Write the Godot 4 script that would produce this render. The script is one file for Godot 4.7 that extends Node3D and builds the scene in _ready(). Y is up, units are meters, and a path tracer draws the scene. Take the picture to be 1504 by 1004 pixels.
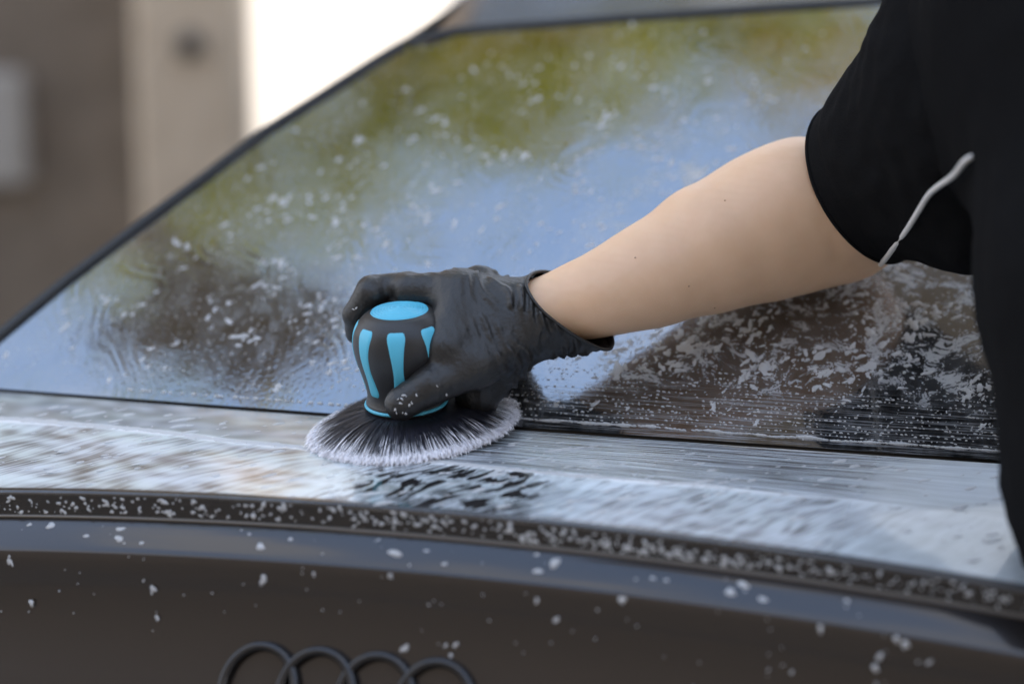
extends Node3D
# A gloved hand scrubs the foam-covered boot lid and rear window of a dark car. Metres, y up; the car faces -z, its middle is x = 0.

var rng := RandomNumberGenerator.new()
var noise := FastNoiseLite.new()
const VIEW_RIGHT := Vector3(0.9613, 0.0000, -0.2756)
const BRUSH_BASE := Vector3(-0.0556, 1.0226, -0.0051)
const BRUSH_AXIS := Vector3(-0.0452, 0.9970, 0.0627)


func _ready() -> void:
	rng.seed = 7
	noise.seed = 11
	noise.noise_type = FastNoiseLite.TYPE_SIMPLEX
	noise.frequency = 1.0
	noise.fractal_type = FastNoiseLite.FRACTAL_NONE
	camera_and_light()
	surroundings()
	car()
	foam()
	brush()
	person()


# ------------------------------------------------------------------ camera, sky, sun

func camera_and_light() -> void:
	var cam := Camera3D.new()
	cam.name = "camera"
	add_child(cam)
	var eye := Vector3(0.5454, 1.6176, 1.8095)
	cam.look_at_from_position(eye, eye + Vector3(-0.2650, -0.2756, -0.9240), Vector3.UP)
	cam.near = 0.1
	cam.far = 200.0
	var lens := CameraAttributesPhysical.new()
	lens.frustum_focal_length = 95.6
	lens.frustum_focus_distance = 1.985
	lens.frustum_near = 0.1
	lens.frustum_far = 200.0
	lens.exposure_aperture = 2.0
	cam.attributes = lens
	var env := Environment.new()
	env.background_mode = Environment.BG_SKY
	env.tonemap_mode = Environment.TONE_MAPPER_LINEAR
	env.tonemap_exposure = 1.3
	env.sdfgi_enabled = true
	env.ssao_enabled = true
	env.ssil_enabled = true
	var sky := Sky.new()
	var sm := PanoramaSkyMaterial.new()
	sm.panorama = sky_picture()
	sky.sky_material = sm
	env.sky = sky
	var we := WorldEnvironment.new()
	we.name = "world_environment"
	we.environment = env
	add_child(we)
	var sun := DirectionalLight3D.new()
	sun.name = "sun"
	sun.light_energy = 1.4
	sun.light_color = Color(1.0, 0.93, 0.84)
	sun.light_angular_distance = 0.5
	sun.shadow_enabled = true
	add_child(sun)
	sun.look_at_from_position(Vector3.ZERO, Vector3(-0.38, -0.50, -0.78), Vector3.UP)


func sky_picture() -> ImageTexture:
	var w := 512
	var h := 256
	var im := Image.create(w, h, false, Image.FORMAT_RGBF)
	for j in h:
		var el := PI * (0.5 - (j + 0.5) / h)
		var up := maxf(sin(el), 0.0)
		var clear := Color(1.78, 1.70, 1.58).lerp(Color(0.70, 1.06, 1.76), pow(up, 0.55))
		for i in w:
			var a := TAU * (i + 0.5) / w
			var p := Vector3(cos(a) * cos(el), sin(el), sin(a) * cos(el)) * 2.2
			p.y *= 1.6
			var n := noise.get_noise_3dv(p) + 0.5 * noise.get_noise_3dv(p * 2.3) + 0.25 * noise.get_noise_3dv(p * 5.1)
			var c := smoothstep(0.05, 0.75, n + 0.1)
			im.set_pixel(i, j, clear.lerp(Color(1.95, 1.9, 1.82), c * 0.75))
	return ImageTexture.create_from_image(im)


# ------------------------------------------------------------------ helpers

func part(called: String, mesh: Mesh, mat: Material, parent: Node, at := Transform3D.IDENTITY) -> MeshInstance3D:
	var o := MeshInstance3D.new()
	o.name = called
	o.mesh = mesh
	o.material_override = mat
	o.transform = at
	parent.add_child(o, true)
	return o


func thing(called: String, label: String, category: String, at := Vector3.ZERO, group := "") -> Node3D:
	var o := Node3D.new()
	o.name = called
	o.position = at
	add_child(o, true)
	tag(o, label, category, group)
	return o


func tag(o: Node, label: String, category := "", group := "", kind := "") -> void:
	o.set_meta("label", label)
	if category:
		o.set_meta("category", category)
	if group:
		o.set_meta("group", group)
	if kind:
		o.set_meta("kind", kind)


func lin(r: float, g: float, b: float) -> Color:
	return Color(r, g, b).linear_to_srgb()


func mat(c: Color, rough := 0.6, metal := 0.0) -> StandardMaterial3D:
	var m := StandardMaterial3D.new()
	m.albedo_color = c
	m.roughness = rough
	m.metallic = metal
	return m


# grain: a tileable noise picture between two tones of a colour, laid on without UVs; scale in repeats per metre
func grained(a: Color, b: Color, rough: float, scale: float, seed_: int, freq := 0.02, relief := 0.0, octaves := 4) -> StandardMaterial3D:
	var m := mat(Color.WHITE, rough)
	var fn := FastNoiseLite.new()
	fn.seed = seed_
	fn.frequency = freq
	fn.fractal_octaves = octaves
	var ramp := Gradient.new()
	ramp.set_color(0, a)
	ramp.set_color(1, b)
	var t := NoiseTexture2D.new()
	t.width = 512
	t.height = 512
	t.seamless = true
	t.noise = fn
	t.color_ramp = ramp
	m.albedo_texture = t
	m.uv1_triplanar = true
	m.uv1_scale = Vector3.ONE * scale
	if relief > 0.0:
		var nt := NoiseTexture2D.new()
		nt.width = 512
		nt.height = 512
		nt.seamless = true
		nt.noise = fn
		nt.as_normal_map = true
		nt.bump_strength = 6.0
		m.normal_enabled = true
		m.normal_texture = nt
		m.normal_scale = relief
	return m


func surface(points: Array, uvs := [], flip := false) -> ArrayMesh:   # rows of points -> a smooth sheet
	var st := SurfaceTool.new()
	st.begin(Mesh.PRIMITIVE_TRIANGLES)
	var nv: int = points[0].size()
	for r in points.size():
		for c in nv:
			if uvs:
				st.set_uv(uvs[r][c])
			else:
				st.set_uv(Vector2(float(c) / (nv - 1), float(r) / (points.size() - 1)))
			st.add_vertex(points[r][c])
	for r in points.size() - 1:
		for c in nv - 1:
			var i := r * nv + c
			var q := [i, i + 1, i + nv, i + 1, i + nv + 1, i + nv]
			if flip:
				q.reverse()
			for k in q:
				st.add_index(k)
	st.generate_normals()
	return st.commit()


func tube(path: Array, radius: float, sides := 10, closed := false, flat := 1.0) -> ArrayMesh:
	var n := path.size()
	var rows := []
	var side := Vector3.UP
	for i in n + (1 if closed else 0):
		var k := i % n
		var d: Vector3
		if closed:
			d = (path[(k + 1) % n] - path[(k + n - 1) % n]).normalized()
		else:
			d = (path[mini(k + 1, n - 1)] - path[maxi(k - 1, 0)]).normalized()
		var a := d.cross(side)
		if a.length() < 0.1:
			a = d.cross(Vector3.RIGHT)
		a = a.normalized()
		var b := a.cross(d)
		var row := []
		for j in sides + 1:
			var t := TAU * j / sides
			row.append(path[k] + (a * cos(t) + b * sin(t) * flat) * radius)
		rows.append(row)
	return surface(rows)


func smooth_path(p: Array, per: int, closed := false) -> Array:
	var out := []
	var n := p.size()
	for i in (n if closed else n - 1):
		var a: Vector3 = p[(i - 1 + n) % n] if closed else p[maxi(i - 1, 0)]
		var b: Vector3 = p[i]
		var c: Vector3 = p[(i + 1) % n]
		var d: Vector3 = p[(i + 2) % n] if closed else p[mini(i + 2, n - 1)]
		for k in per:
			out.append(b.cubic_interpolate(c, a, d, float(k) / per))
	if not closed:
		out.append(p[n - 1])
	return out


func lathe(profile: Array, sides := 48) -> ArrayMesh:   # [radius, height] pairs round the y axis
	var rows := []
	for p in profile:
		var row := []
		for j in sides + 1:
			var t := TAU * j / sides
			row.append(Vector3(cos(t) * p[0], p[1], sin(t) * p[0]))
		rows.append(row)
	return surface(rows)


func box(size: Vector3, bevel := 0.006) -> ArrayMesh:
	var h := size / 2.0
	var e := Vector3.ONE * minf(bevel, minf(size.x, minf(size.y, size.z)) * 0.3)
	var st := SurfaceTool.new()
	st.begin(Mesh.PRIMITIVE_TRIANGLES)
	var pts := PackedVector3Array()
	for sx in [-1, 1]:
		for sy in [-1, 1]:
			for sz in [-1, 1]:
				var s := Vector3(sx, sy, sz)
				pts.append(s * (h - e) + Vector3(sx * e.x, 0, 0))
				pts.append(s * (h - e) + Vector3(0, sy * e.y, 0))
				pts.append(s * (h - e) + Vector3(0, 0, sz * e.z))
	var shape := ConvexPolygonShape3D.new()
	shape.points = pts
	# hull faces by hand: six faces, twelve bevels, eight corners
	var f := func(sx: int, sy: int, sz: int, k: int) -> Vector3:
		return pts[((((1 if sx > 0 else 0) * 2 + (1 if sy > 0 else 0)) * 2) + (1 if sz > 0 else 0)) * 3 + k]
	var quads := []
	for s in [-1, 1]:
		quads.append([f.call(s, -1, -1, 0), f.call(s, 1, -1, 0), f.call(s, 1, 1, 0), f.call(s, -1, 1, 0)])
		quads.append([f.call(-1, s, -1, 1), f.call(1, s, -1, 1), f.call(1, s, 1, 1), f.call(-1, s, 1, 1)])
		quads.append([f.call(-1, -1, s, 2), f.call(1, -1, s, 2), f.call(1, 1, s, 2), f.call(-1, 1, s, 2)])
		for t in [-1, 1]:
			quads.append([f.call(s, t, -1, 0), f.call(s, t, 1, 0), f.call(s, t, 1, 1), f.call(s, t, -1, 1)])
			quads.append([f.call(s, -1, t, 0), f.call(s, 1, t, 0), f.call(s, 1, t, 2), f.call(s, -1, t, 2)])
			quads.append([f.call(-1, s, t, 1), f.call(1, s, t, 1), f.call(1, s, t, 2), f.call(-1, s, t, 2)])
			for u in [-1, 1]:
				quads.append([f.call(s, t, u, 0), f.call(s, t, u, 1), f.call(s, t, u, 2)])
	st.set_smooth_group(-1)
	for q in quads:
		var mid: Vector3 = (q[0] + q[1] + q[2]) / 3.0
		var out: Vector3 = (q[1] - q[0]).cross(q[2] - q[0])
		if out.dot(mid) > 0.0:
			q.reverse()
		for k in range(1, q.size() - 1):
			for v in [q[0], q[k], q[k + 1]]:
				st.add_vertex(v)
	st.generate_normals()
	return st.commit()


# a skin round tapered capsules [from, to, radius, radius, blend], meshed as surface nets; cuts are [point, outward normal] planes
func skin(bones: Array, cell: float, cuts := [], bump = null, st: SurfaceTool = null) -> SurfaceTool:
	var lo := Vector3.INF
	var hi := -Vector3.INF
	for b in bones:
		var r := Vector3.ONE * (maxf(b[2], b[3]) + cell * 4.0)
		lo = lo.min(b[0] - r).min(b[1] - r)
		hi = hi.max(b[0] + r).max(b[1] + r)
	var nx := int((hi.x - lo.x) / cell) + 2
	var ny := int((hi.y - lo.y) / cell) + 2
	var nz := int((hi.z - lo.z) / cell) + 2
	var field := PackedFloat32Array()
	field.resize(nx * ny * nz)
	field.fill(1.0)
	for b in bones:
		var pa: Vector3 = b[0]
		var ab: Vector3 = b[1] - pa
		var ra: float = b[2]
		var dr: float = b[3] - ra
		var k: float = b[4]
		var inv := 1.0 / maxf(ab.length_squared(), 1e-9)
		var reach := Vector3.ONE * (maxf(b[2], b[3]) + k + cell * 2.5)
		var l0: Vector3 = ((pa.min(b[1]) - reach - lo) / cell).floor()
		var l1: Vector3 = ((pa.max(b[1]) + reach - lo) / cell).ceil()
		for z in range(maxi(int(l0.z), 0), mini(int(l1.z), nz - 1) + 1):
			for y in range(maxi(int(l0.y), 0), mini(int(l1.y), ny - 1) + 1):
				var at := (z * ny + y) * nx
				for x in range(maxi(int(l0.x), 0), mini(int(l1.x), nx - 1) + 1):
					var q := lo + Vector3(x, y, z) * cell - pa
					var t := clampf(q.dot(ab) * inv, 0.0, 1.0)
					var d := (q - ab * t).length() - ra - dr * t
					var e := field[at + x]
					var h := maxf(k - absf(d - e), 0.0) / k
					field[at + x] = minf(d, e) - h * h * k * 0.25
	var ids := PackedInt32Array()
	ids.resize(nx * ny * nz)
	ids.fill(-1)
	var pts := PackedVector3Array()
	var step := [0, 1, nx, nx + 1, nx * ny, nx * ny + 1, nx * ny + nx, nx * ny + nx + 1]
	var near := cell * 2.2
	for z in nz - 1:
		for y in ny - 1:
			for x in nx - 1:
				var i := (z * ny + y) * nx + x
				if absf(field[i]) > near:
					continue
				var inside := 0
				for s in 8:
					if field[i + step[s]] < 0.0:
						inside += 1
				if inside == 0 or inside == 8:
					continue
				var sum := Vector3.ZERO
				var n := 0
				for s in 8:
					for a in [1, 2, 4]:
						if s & a:
							continue
						var f0 := field[i + step[s]]
						var f1 := field[i + step[s | a]]
						if (f0 < 0.0) != (f1 < 0.0):
							var t := f0 / (f0 - f1)
							var p := Vector3(s & 1, (s >> 1) & 1, s >> 2)
							if a == 1: p.x += t
							elif a == 2: p.y += t
							else: p.z += t
							sum += p
							n += 1
				ids[i] = pts.size()
				pts.append(lo + (Vector3(x, y, z) + sum / n) * cell)
	var tris := PackedInt32Array()
	for z in range(1, nz - 1):
		for y in range(1, ny - 1):
			for x in range(1, nx - 1):
				var i := (z * ny + y) * nx + x
				if absf(field[i]) > near:
					continue
				var f0 := field[i]
				for a in 3:
					var f1 := field[i + [1, nx, nx * ny][a]]
					if (f0 < 0.0) == (f1 < 0.0):
						continue
					var u: int = [nx, nx * ny, 1][a]
					var v: int = [nx * ny, 1, nx][a]
					var q := [ids[i], ids[i - u], ids[i - u - v], ids[i - v]]
					if q.min() < 0:
						continue
					if f0 > 0.0:
						q.reverse()
					tris.append_array([q[0], q[2], q[1], q[0], q[3], q[2]])
	var normals := PackedVector3Array()
	normals.resize(pts.size())
	for k in range(0, tris.size(), 3):
		var nn := (pts[tris[k + 2]] - pts[tris[k]]).cross(pts[tris[k + 1]] - pts[tris[k]])
		for j in 3:
			normals[tris[k + j]] += nn
	if bump != null:
		for i in pts.size():
			pts[i] += normals[i].normalized() * bump.call(pts[i])
	var out := PackedByteArray()
	out.resize(pts.size())
	for c in cuts:
		for i in pts.size():
			var d: float = (pts[i] - c[0]).dot(c[1])
			if d > 0.0:
				pts[i] -= c[1] * d
				out[i] = 1
	normals.fill(Vector3.ZERO)
	var kept := PackedInt32Array()
	for k in range(0, tris.size(), 3):
		if out[tris[k]] and out[tris[k + 1]] and out[tris[k + 2]]:
			continue
		var nn := (pts[tris[k + 2]] - pts[tris[k]]).cross(pts[tris[k + 1]] - pts[tris[k]])
		for j in 3:
			normals[tris[k + j]] += nn
			kept.append(tris[k + j])
	if st == null:
		st = SurfaceTool.new()
		st.begin(Mesh.PRIMITIVE_TRIANGLES)
	for i in kept:
		st.set_normal(normals[i].normalized())
		st.set_uv(Vector2.ZERO)
		st.add_vertex(pts[i])
	return st


# ------------------------------------------------------------------ the place round the car

func surroundings() -> void:
	var ground_mat := grained(lin(0.30, 0.262, 0.212), lin(0.40, 0.355, 0.295), 0.85, 0.9, 3, 0.03, 0.6)
	var wet := grained(lin(0.13, 0.115, 0.10), lin(0.19, 0.17, 0.148), 0.5, 0.9, 4, 0.03, 0.4)
	var bay := part("wash_bay_floor", surface([[Vector3(-1.5, 0.004, 1.5), Vector3(1.5, 0.004, 1.5)], [Vector3(-1.5, 0.004, -4.4), Vector3(1.5, 0.004, -4.4)]]), wet, self)
	tag(bay, "dark wet asphalt bay under the car", "", "", "structure")
	var g := part("ground", surface([[Vector3(-80, 0, 80), Vector3(80, 0, 80)], [Vector3(-80, 0, -80), Vector3(80, 0, -80)]]), ground_mat, self)
	tag(g, "pale tan paving of the yard round the car", "", "", "structure")

	# garage building at the left, nearly parallel to the picture
	var turn := Basis(Vector3.UP, 0.279)
	var house := thing("garage_building", "garage with grey brown recess and pale beige pillar, out of focus at left", "building", Vector3(-1.11, 0, -2.11))
	house.basis = turn
	var brown := grained(lin(0.165, 0.132, 0.10), lin(0.24, 0.195, 0.15), 0.8, 1.3, 5, 0.015, 0.3)
	var beige := grained(lin(0.60, 0.475, 0.34), lin(0.68, 0.55, 0.405), 0.85, 1.6, 6, 0.02, 0.4)
	var grey := grained(lin(0.36, 0.335, 0.30), lin(0.44, 0.41, 0.37), 0.6, 1.5, 8, 0.02)
	var dark := grained(lin(0.02, 0.018, 0.016), lin(0.05, 0.045, 0.04), 0.8, 1.5, 9, 0.02)
	part("pillar", box(Vector3(0.168, 2.6, 0.24), 0.012), beige, house, Transform3D(Basis(), Vector3(0.0, 1.3, -0.12)))
	part("recessed_wall", box(Vector3(1.9, 2.6, 0.1)), brown, house, Transform3D(Basis(), Vector3(-1.036, 1.3, -0.28)))
	part("dark_door", box(Vector3(0.62, 1.95, 0.05)), dark, house, Transform3D(Basis(), Vector3(-0.76, 0.975, -0.245)))
	part("window_panel", box(Vector3(0.3, 0.19, 0.03), 0.01), grey, house, Transform3D(Basis(), Vector3(-0.44, 0.715, -0.205)))
	part("lintel", box(Vector3(2.1, 0.3, 0.34)), beige, house, Transform3D(Basis(), Vector3(-0.97, 2.754, -0.15)))
	var lamp := part("wall_fitting", lathe([[0.0, 0.03], [0.014, 0.028], [0.02, 0.02], [0.021, 0.0]], 20), mat(lin(0.05, 0.045, 0.04), 0.5), house, Transform3D(Basis(Vector3.RIGHT, PI / 2), Vector3(0.005, 0.893, 0.0)))
	tag(lamp, "small dark round fitting on the beige pillar")

	var white := grained(lin(0.86, 0.855, 0.84), lin(0.90, 0.895, 0.885), 0.6, 1.0, 12, 0.02, 0.2)
	var wall := thing("white_wall", "bright white panelled wall beyond the beige pillar", "wall", Vector3(-1.394, 0, -4.04))
	wall.basis = Basis(Vector3.UP, 0.279)
	for k in 4:
		part("panel", box(Vector3(1.49, 2.1, 0.08), 0.008), white, wall, Transform3D(Basis(), Vector3(-2.255 + k * 1.5, 1.05, 0)))

	# timber awning and carport edge over the car: only their brown mirror images are in the picture
	var timber := grained(lin(0.46, 0.385, 0.29), lin(0.58, 0.495, 0.385), 0.8, 2.0, 14, 0.01, 0.3)
	timber.uv1_scale = Vector3(0.6, 3.0, 3.0)
	var awning := thing("timber_awning", "brown timber awning arm mirrored as a dark patch low on the rear window", "awning", Vector3(-1.0, 3.2, -0.78))
	awning.basis = Basis(Vector3.UP, -0.44)
	for k in range(1, 4):
		part("plank", box(Vector3(0.62, 0.03, 0.098)), timber, awning, Transform3D(Basis(), Vector3(-0.29 + [0.0, -0.02, 0.03, -0.04][k], 0, -0.15 + k * 0.102)))
	part("bearer", box(Vector3(0.06, 0.1, 0.34)), timber, awning, Transform3D(Basis(), Vector3(-0.12, 0.066, 0.05)))
	part("bearer", box(Vector3(0.06, 0.1, 0.34)), timber, awning, Transform3D(Basis(), Vector3(-0.5, 0.066, 0.05)))
	part("post", box(Vector3(0.1, 3.18, 0.1)), timber, awning, Transform3D(Basis(), Vector3(-0.66, -1.61, -0.1)))
	var port := thing("carport_roof", "brown timber carport roof mirrored under the forearm in the rear window", "roof", Vector3(-0.3, 3.2, -0.55))
	port.basis = Basis(Vector3.UP, 0.0)
	for k in 9:
		part("plank", box(Vector3(3.4, 0.03, 0.118)), timber, port, Transform3D(Basis(), Vector3(1.70 + k * 0.062 + rng.randf_range(-0.015, 0.015), 0, 0.24 - k * 0.12)))
	for x in [0.9, 2.9]:
		part("bearer", box(Vector3(0.08, 0.14, 1.1)), timber, port, Transform3D(Basis(), Vector3(x, 0.086, -0.24)))
	for z in [0.2, -0.68]:
		part("post", box(Vector3(0.12, 3.1, 0.12)), timber, port, Transform3D(Basis(), Vector3(3.2, -1.6, z)))

	var back := thing("rendered_house", "tan rendered house behind the photographer, shading the car and mirrored in its tail", "building", Vector3(0.6, 0, 6.5))
	var brickm := grained(lin(0.44, 0.355, 0.265), lin(0.54, 0.445, 0.345), 0.9, 2.0, 17, 0.03, 0.3)
	part("wall", box(Vector3(18.0, 6.4, 0.3)), brickm, back, Transform3D(Basis(), Vector3(0, 3.2, 0)))
	part("eaves", box(Vector3(18.4, 0.24, 0.5)), timber, back, Transform3D(Basis(), Vector3(0, 6.53, 0)))

	tree("autumn_tree", "tall tree with yellow green leaves mirrored at the top of the rear window", Vector3(-3.3, 0, -5.6), 1)


func tree(called: String, label: String, at: Vector3, seed_: int) -> void:
	var r := RandomNumberGenerator.new()
	r.seed = seed_
	var t := thing(called, label, "tree", at)
	var bark := grained(lin(0.05, 0.04, 0.03), lin(0.11, 0.09, 0.07), 0.9, 3.0, 21, 0.03, 1.0)
	var trunk := [Vector3.ZERO, Vector3(0.1, 2.0, 0.1), Vector3(0.3, 4.0, 0.4), Vector3(0.5, 6.5, 0.5)]
	var st := SurfaceTool.new()
	st.begin(Mesh.PRIMITIVE_TRIANGLES)
	var rows := []
	for i in 12:
		var f := i / 11.0
		var c: Vector3 = trunk[mini(int(f * 3), 2)].lerp(trunk[mini(int(f * 3), 2) + 1], f * 3 - mini(int(f * 3), 2))
		var row := []
		for j in 13:
			var a := TAU * j / 12
			row.append(c + Vector3(cos(a), 0, sin(a)) * lerpf(0.24, 0.08, f) * (1.0 + 0.12 * sin(a * 3 + i)))
		rows.append(row)
	part("trunk", surface(rows), bark, t)
	# clumps along limbs
	var clumps := []
	var limbs := [Vector3(2.6, 6.2, 2.1), Vector3(1.7, 6.9, 1.9), Vector3(0.9, 6.6, 2.4), Vector3(-0.4, 6.4, 2.3), Vector3(-1.6, 6.0, 1.6), Vector3(2.2, 7.6, 1.2), Vector3(1.0, 8.4, 0.6), Vector3(-0.8, 8.0, 0.4), Vector3(-2.0, 7.0, 0.2), Vector3(0.4, 8.8, -0.8), Vector3(2.6, 7.0, -0.2), Vector3(-1.2, 7.2, -1.6), Vector3(1.4, 7.4, -1.6), Vector3(0.2, 7.0, 1.4), Vector3(1.5, 6.4, 1.0), Vector3(-1.0, 6.5, 2.5), Vector3(-0.2, 6.8, 2.35), Vector3(0.5, 6.9, 2.25)]
	for l in limbs:
		var from := Vector3(0.3, 4.0, 0.4).lerp(Vector3(0.5, 6.5, 0.5), r.randf())
		var path := []
		for k in 6:
			var f := k / 5.0
			path.append(from.lerp(l, f) + Vector3(r.randf_range(-0.12, 0.12), 0.35 * sin(f * PI), r.randf_range(-0.12, 0.12)))
		part("limb", tube(path, 0.035, 7), bark, t)
		for k in 4:
			clumps.append(l + Vector3(r.randfn(0, 0.5), r.randfn(0, 0.35), r.randfn(0, 0.5)))
	var tones := [Color(0.52, 0.56, 0.06), Color(0.64, 0.60, 0.07), Color(0.68, 0.55, 0.09), Color(0.34, 0.42, 0.06), Color(0.66, 0.42, 0.12)]
	var v := PackedVector3Array()
	var n := PackedVector3Array()
	var c := PackedColorArray()
	for q in clumps:
		var tone: Color = tones[r.randi() % 5]
		var size := r.randf_range(0.22, 0.45)
		for k in 95:
			var p: Vector3 = q + Vector3(r.randfn(0, size), r.randfn(0, size * 0.6), r.randfn(0, size))
			var b := Basis.from_euler(Vector3(r.randf_range(-0.9, 0.9), r.randf() * TAU, r.randf_range(-0.6, 0.6)))
			var s := r.randf_range(0.05, 0.10)
			var col := tone.lerp(tones[r.randi() % 5], 0.35)
			var tip := p + b.x * s
			var back := p - b.x * s
			var l := p + b.z * s * 0.55 + b.y * s * 0.12
			var m := p - b.z * s * 0.55 + b.y * s * 0.12
			for w in ([back, l, tip, back, tip, m] if (tip - back).cross(l - back).dot(b.y) > 0.0 else [back, tip, l, back, m, tip]):
				v.append(w)
				n.append(b.y)
				c.append(col)
	var arr := []
	arr.resize(Mesh.ARRAY_MAX)
	arr[Mesh.ARRAY_VERTEX] = v
	arr[Mesh.ARRAY_NORMAL] = n
	arr[Mesh.ARRAY_COLOR] = c
	var me := ArrayMesh.new()
	me.add_surface_from_arrays(Mesh.PRIMITIVE_TRIANGLES, arr)
	var leaf := mat(Color.WHITE, 0.6)
	leaf.vertex_color_use_as_albedo = true
	leaf.backlight_enabled = true
	leaf.backlight = Color(0.95, 0.95, 0.6)
	part("crown", me, leaf, t)


# ------------------------------------------------------------------ the car

func base_z(x: float) -> float:
	return -0.0435 - 0.05 * x - 0.17 * x * x


func glass_point(x: float, s: float) -> Vector3:   # s metres forward of the window's lower edge
	return Vector3(x, 1.003 + 0.56 * s - 0.14 * s * s - (0.05 + 0.12 * maxf(s, 0.0)) * x * x, base_z(x) - s)


func glass_normal(x: float, s: float) -> Vector3:
	var a := glass_point(x + 0.002, s) - glass_point(x - 0.002, s)
	var b := glass_point(x, s + 0.002) - glass_point(x, s - 0.002)
	var n := a.cross(b).normalized()
	return n if n.y > 0.0 else -n


func left_edge(s: float) -> float:
	var t := [[-0.02, -0.45], [0.0, -0.448], [0.012, -0.444], [0.045, -0.4292], [0.107, -0.3955], [0.167, -0.3589], [0.229, -0.3218], [0.289, -0.2882], [0.342, -0.2504], [0.392, -0.217], [0.4226, -0.194], [0.6, -0.09]]
	for k in t.size() - 1:
		if s <= t[k + 1][0]:
			return lerpf(t[k][1], t[k + 1][1], (s - t[k][0]) / (t[k + 1][0] - t[k][0]))
	return -0.1


func right_edge(s: float) -> float:
	return 0.02 - left_edge(s) + 0.09 * maxf(s, 0.0)


func top_edge(x: float) -> float:
	return 0.460 + 0.19 * x - 0.55 * maxf(-x - 0.15, 0.0)


func lip(x: float) -> Vector3:
	var far := maxf(absf(x) - 0.46, 0.0)
	return Vector3(x, 1.0035 - 0.16 * (x - 0.05) * (x - 0.05), 0.157 - 0.1 * x * x - 2.2 * far * far)


func deck_point(x: float, t: float) -> Vector3:
	var a := Vector3(x, 0.999 - 0.05 * x * x, base_z(x) + 0.007)
	var p := a.lerp(lip(x), t)
	p.y += 0.002 * sin(t * PI)
	return p


func deck_maps() -> Array:
	# foam film over dark paint: [colour, roughness/metal, relief]
	var w := 2048
	var h := 560
	var color := PackedByteArray()
	var orm := PackedByteArray()
	var rel := PackedByteArray()
	color.resize(w * h * 3)
	orm.resize(w * h * 3)
	rel.resize(w * h)
	var paint := Vector3(0.05, 0.047, 0.046)
	var film := Vector3(0.60, 0.655, 0.70)
	for j in h:
		var t := (j + 0.5) / h
		var d := t * 0.2
		for i in w:
			var x := (i + 0.5) / w * 0.94 - 0.47
			var wob := noise.get_noise_2d(x * 9.0, d * 14.0 + 40.0)
			var fine := noise.get_noise_2d(x * 5.0, d * 430.0 + wob * 0.5)
			var fine2 := noise.get_noise_2d(x * 16.0 + 9.0, d * 900.0)
			var spot := noise.get_noise_2d(x * 160.0, d * 110.0 + 7.0)
			var blot := noise.get_noise_2d(x * 26.0 + 70.0, d * 40.0)
			# back strip: strokes along the car's width
			var back := 0.56 + 0.34 * fine + 0.24 * fine2
			back = lerpf(0.62 + 0.08 * blot, back, smoothstep(-0.12, 0.0, x))
			# left front: strokes at 45 degrees
			var p := (x * 0.66 - d * 0.75)
			var q := (x * 0.75 + d * 0.66)
			var sl := noise.get_noise_2d(p * 8.0, q * 150.0 + wob * 0.7)
			var sl2 := noise.get_noise_2d(p * 16.0 + 5.0, q * 300.0 + wob)
			var left := 0.74 + 0.10 * sl + 0.05 * sl2 + 0.16 * blot + 0.12 * wob
			# right front: steeper strokes, with slits of bare paint
			p = x * 0.46 - d * 0.89
			q = x * 0.89 + d * 0.46
			var sr := noise.get_noise_2d(p * 9.0, q * 140.0 + wob * 0.9)
			var sr2 := noise.get_noise_2d(p * 18.0 + 3.0, q * 330.0)
			var sr3 := noise.get_noise_2d(p * 34.0 + 8.0, q * 760.0)
			var right := 0.78 + 0.13 * sr + 0.14 * sr2 + 0.15 * sr3 + 0.10 * blot
			var bare := smoothstep(-0.075, -0.045, x + 0.3 * wob * 0.06) * (1.0 - smoothstep(0.05, 0.10, x))
			var islands := smoothstep(0.06, 0.14, sr * 0.8 + sr2 * 0.35 + blot * 0.7)
			right -= bare * islands * 0.95
			var front := lerpf(left, right, smoothstep(-0.10, -0.05, x))
			var seam := lerpf(0.30, 0.52, smoothstep(-0.35, 0.02, x)) + 0.015 * wob
			var c := lerpf(back, front, smoothstep(seam - 0.03, seam + 0.02, t))
			var ridge := exp(-pow((t - seam) / 0.022, 2.0)) * (1.0 - 0.85 * smoothstep(0.16, 0.30, x))
			c += ridge * 0.6
			c = lerpf(c, 0.60, 0.8 * smoothstep(0.24, 0.36, x))
			c *= 1.0 - 0.8 * smoothstep(0.975, 0.99, t)
			c = clampf(smoothstep(0.08, 1.02, c), 0.0, 1.0)
			var yellow := 0.5 + 0.5 * noise.get_noise_2d(x * 7.0 + 300.0, d * 22.0)
			var tint := film * Vector3(1.0, 1.0 + 0.02 * yellow, 1.0 - 0.07 * yellow * (1.0 - smoothstep(-0.1, 0.1, x)))
			tint = tint.lerp(Vector3(0.78, 0.79, 0.80), clampf(ridge, 0.0, 1.0))
			var k := paint.lerp(tint, c)
			var s := Color(k.x, k.y, k.z).linear_to_srgb()
			var at := (j * w + i) * 3
			color[at] = s.r8
			color[at + 1] = s.g8
			color[at + 2] = s.b8
			orm[at] = 255
			orm[at + 1] = int(255 * lerpf(lerpf(0.10, 0.16, c), 0.45, smoothstep(0.22, 0.36, x)))
			orm[at + 2] = int(255 * 0.6 * (1.0 - c))
			rel[j * w + i] = int(clampf(c * 150.0 + fine * 26.0 + spot * 8.0 + sl * 18.0 + sr * 18.0 + 40.0, 0, 255))
	return [picture(w, h, color), picture(w, h, orm), picture(w, h, rel, Image.FORMAT_L8)]


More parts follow.
